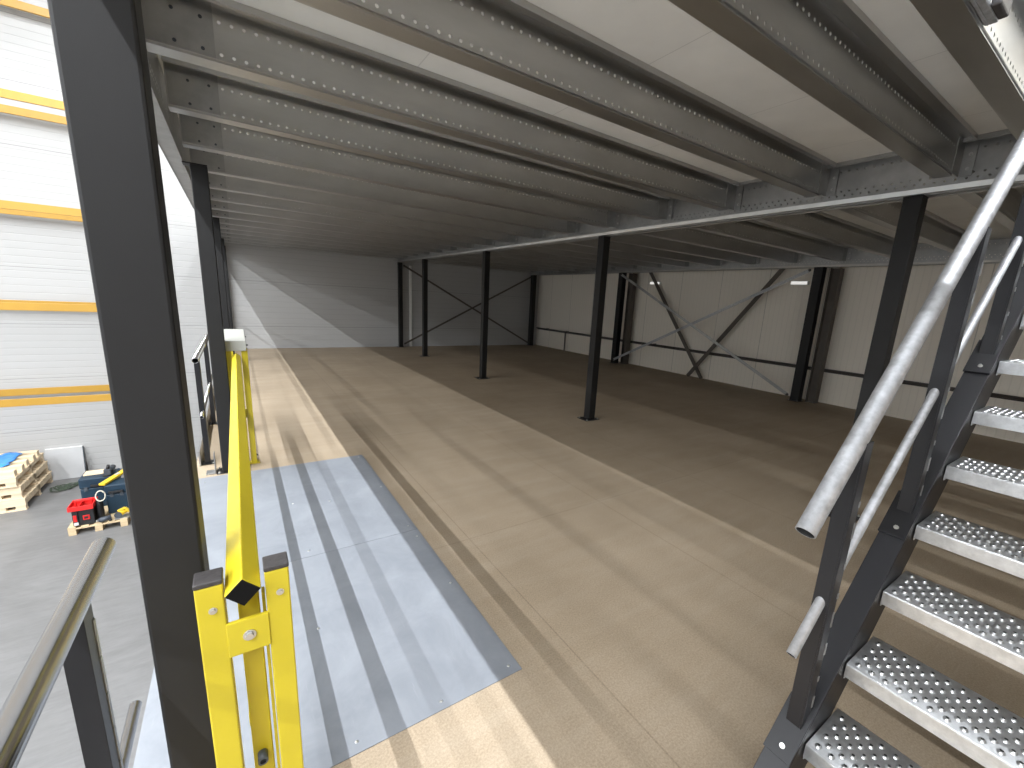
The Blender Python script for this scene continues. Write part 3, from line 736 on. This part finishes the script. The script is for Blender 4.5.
# black tool chest with red front fittings
t = T('tool_chest', 'black tool chest with red fittings at the front corner of the pallet', 'tool chest', 0.13, 0.10)
obj('body', rot(MB().box(0.05, 0.212, 0.02, 0.18, zp, zp+0.18)), M['toolblack'], t, bevel=0.012)
obj('corner_post', rot(MB().box(0.047, 0.092, 0.008, 0.030, zp+0.006, zp+0.172)), M['toolblack'], t, bevel=0.006)
obj('latch', rot(MB().box(0.055, 0.082, 0.000, 0.0095, zp+0.055, zp+0.13)), M['red'], t, bevel=0.004, label='red latch')
obj('emblem', rot(MB().box(0.125, 0.178, 0.012, 0.0195, zp+0.060, zp+0.112)), M['red'], t, bevel=0.003, label='red square badge')
obj('badge', rot(MB().box(0.136, 0.166, 0.009, 0.0118, zp+0.074, zp+0.098)), M['toolblack'], t, label='black centre of the badge')
obj('sticker', rot(MB().box(0.055, 0.088, 0.0035, 0.0078, zp+0.014, zp+0.046)), M['white'], t, label='white paper sticker')
# red tray on the chest
z0 = zp+0.1808
t = thing('tool_tray', 'open red plastic tray lying on the black tool chest', 'tray', (*W(0.13, 0.11), z0))
tr = MB().box(0.025, 0.222, -0.01, 0.21, z0, z0+0.008)
for a in ((0.025,0.222,-0.01,0.0),(0.025,0.222,0.20,0.21),(0.025,0.034,0.0,0.20),(0.213,0.222,0.0,0.20),(0.110,0.117,0.0,0.20)):
    tr.box(*a, z0+0.008, z0+0.050)
obj('tray_body', rot(tr), M['red'], t, bevel=0.004)
obj('handle', rot(MB().box(0.06, 0.20, 0.085, 0.112, z0+0.062, z0+0.082).box(0.06, 0.075, 0.085, 0.112, z0+0.008, z0+0.062).box(0.185, 0.20, 0.085, 0.112, z0+0.008, z0+0.062)), M['red'], t, bevel=0.005)
# dark machine with hose loop
t = T('shop_vacuum', 'dark rounded machine with a pale hose loop beside the red tray', 'vacuum cleaner', 0.242, 0.13)
vb = MB()
prof = [(0.0, 0.026), (0.05, 0.029), (0.16, 0.029), (0.20, 0.025), (0.225, 0.014)]
n = 20; rings = []
for h_, r_ in prof: rings.append([(0.242+r_*math.cos(2*math.pi*i/n), 0.13+r_*1.9*math.sin(2*math.pi*i/n), zp+h_) for i in range(n)])
vb.add(sum(rings, []), [(k*n+i, k*n+(i+1) % n, (k+1)*n+(i+1) % n, (k+1)*n+i) for k in range(len(prof)-1) for i in range(n)], True)
vb.f.append([(len(prof)-1)*n+i for i in range(n)]); vb.f.append([i for i in range(n)][::-1])
cc = MB(); prev = None
for i in range(49):
    a = i/48*math.pi*4.0+0.6
    c = (0.264+0.038*math.cos(a), 0.105+0.014*math.sin(a)+0.0003*i, zp+0.268+0.055*math.sin(a))
    if prev: cc.tube(prev, c, mm(9), 8)
    prev = c
obj('body', rot(vb), M['toolblack'], t); obj('hose', rot(cc), M['cable'], t, label='pale beige hose loop')
# grey drill
t = T('hand_drill', 'dark grey hand drill lying on the pallet in front of the tall case', 'drill', 0.28, 0.02)
d = MB().tube((0.250, 0.010, zp+0.028), (0.335, 0.040, zp+0.030), mm(42), 16).tube((0.236, 0.005, zp+0.028), (0.250, 0.010, zp+0.028), mm(20), 12, r2=mm(38))
obj('motor_body', rot(d), M['toolgrey'], t)
obj('grip', rot(MB().bar((0.318, 0.036, zp+0.020), (0.338, -0.005, zp+0.012), mm(40), mm(34))), M['toolblack'], t, bevel=0.006)
obj('chuck', rot(MB().tube((0.222, 0.000, zp+0.028), (0.237, 0.0055, zp+0.028), mm(13), 12, r2=mm(22))), M['zinc'], t)
# yellow saw
t = T('circular_saw', 'yellow power saw on the front right corner of the pallet', 'power saw', 0.43, 0.06)
obj('base_shoe', rot(MB().box(0.362, 0.484, 0.012, 0.105, zp, zp+0.008)), M['zinc'], t, bevel=0.002)
obj('blade_guard', rot(MB().tube((0.395, 0.022, zp+0.042), (0.395, 0.040, zp+0.042), mm(54), 24)), M['toolgrey'], t, bevel=0.004)
obj('motor_body', rot(MB().tube((0.410, 0.042, zp+0.052), (0.470, 0.100, zp+0.062), mm(46), 18, r2=mm(40))), M['toolyellow'], t, bevel=0.004)
obj('grip', rot(MB().bar((0.392, 0.055, zp+0.080), (0.456, 0.055, zp+0.108), mm(36), mm(36)).bar((0.456, 0.055, zp+0.108), (0.486, 0.06, zp+0.050), mm(36), mm(36))), M['toolyellow'], t, bevel=0.006)
# yellow level and grinder on the cases
zc2 = zp+0.3458
t = thing('spirit_level', 'yellow flat tool rail lying across the blue cases', 'spirit level', (*W(0.37, 0.36), zc2))
obj('rail', rot(MB().bar((0.265, 0.215, zc2+0.012), (0.475, 0.60, zc2+0.064), 0.060, 0.022)), M['toolyellow'], t, bevel=0.003)
obj('vial', rot(MB().bar((0.358, 0.385, zc2+0.047), (0.381, 0.427, zc2+0.053), 0.03, 0.012)), M['boxgrey'], t)
za = zp+0.3658
t = thing('angle_grinder', 'dark grey grinder lying on top of the farther blue case', 'grinder', (*W(0.27, 0.52), za))
obj('motor_body', rot(MB().tube((0.275, 0.52, za+0.042), (0.29, 0.66, za+0.042), mm(58), 18, r2=mm(45))), M['toolgrey'], t)
obj('gear_head', rot(MB().box(0.240, 0.302, 0.475, 0.525, za+0.0006, za+0.075)), M['toolgrey'], t, bevel=0.012)
obj('side_handle', rot(MB().tube((0.275, 0.495, za+0.07), (0.285, 0.50, za+0.125), mm(26), 14, r2=mm(22))), M['toolblack'], t)
obj('guard_disc', rot(MB().tube((0.262, 0.485, za+0.0006), (0.262, 0.485, za+0.012), mm(60), 22)), M['toolblack'], t)

# ------------------------------------------------------------------ light
def area(name, x, y, z, sx, sy, power, col=(0.965, 1, 1.04)):
    l = bpy.data.lights.new(name, 'AREA'); l.shape = 'RECTANGLE'; l.size = sx; l.size_y = sy; l.energy = power; l.color = col
    o = bpy.data.objects.new(name, l); C.objects.link(o); o.location = (x*S, y*S, z*S); return o
LZ = 5.0
LEN = (YW-YH-0.3)*S
for x, p, yend in ((1.4, 0.35, 6.2), (4.5, 0.35, 6.2), (-1.825, 1.0, 6.3), (-4.928, 1.0, 5.5), (-8.35, 1.0, 5.5), (-11.6, 1.0, 5.5)):
    n = 8; y0 = YH+0.3; seg = (yend-y0)/n
    for k in range(n):
        area('hall_lamp', x, y0+(k+0.5)*seg, LZ, 0.04, seg*S, 2500*p/n)
w = bpy.data.worlds.new('World'); SC.world = w; w.use_nodes = True
w.node_tree.nodes['Background'].inputs['Color'].default_value = (0.5, 0.5, 0.5, 1); w.node_tree.nodes['Background'].inputs['Strength'].default_value = 0.0

# ------------------------------------------------------------------ camera
F, YAW, PITCH, ROLL, CX, CY = 428.11, 0.6088, 0.2158, -0.0560, 533.98, 394.2
cy_, sy_, cp, sp_, cr, sr = math.cos(YAW), math.sin(YAW), math.cos(PITCH), math.sin(PITCH), math.cos(ROLL), math.sin(ROLL)
f = Vector((sy_*cp, cy_*cp, -sp_)); rt = Vector((cy_, -sy_, 0)); dn = f.cross(rt)
r2 = cr*rt+sr*dn; d2 = cr*dn-sr*rt
cd = bpy.data.cameras.new('camera'); cam = bpy.data.objects.new('camera', cd); C.objects.link(cam)
mat = Matrix((( r2.x, -d2.x, -f.x, 0), (r2.y, -d2.y, -f.y, 0), (r2.z, -d2.z, -f.z, S), (0,0,0,1)))
cam.matrix_world = mat
cd.sensor_fit = 'HORIZONTAL'; cd.sensor_width = 36; cd.lens = F*36/1024
cd.shift_x = -(CX-512)/1024; cd.shift_y = (CY-384)/1024
cd.clip_start = 0.02; cd.clip_end = 200
SC.camera = cam
SC.view_settings.view_transform = 'Standard'; SC.view_settings.look = 'None'; SC.view_settings.gamma = 1; SC.view_settings.use_curve_mapping = False
SC.view_settings.exposure = 0.08
SC.cycles.max_bounces = 7; SC.cycles.diffuse_bounces = 4; SC.cycles.glossy_bounces = 4
SC.cycles.use_denoising = True
SC.cycles.sample_clamp_indirect = 6
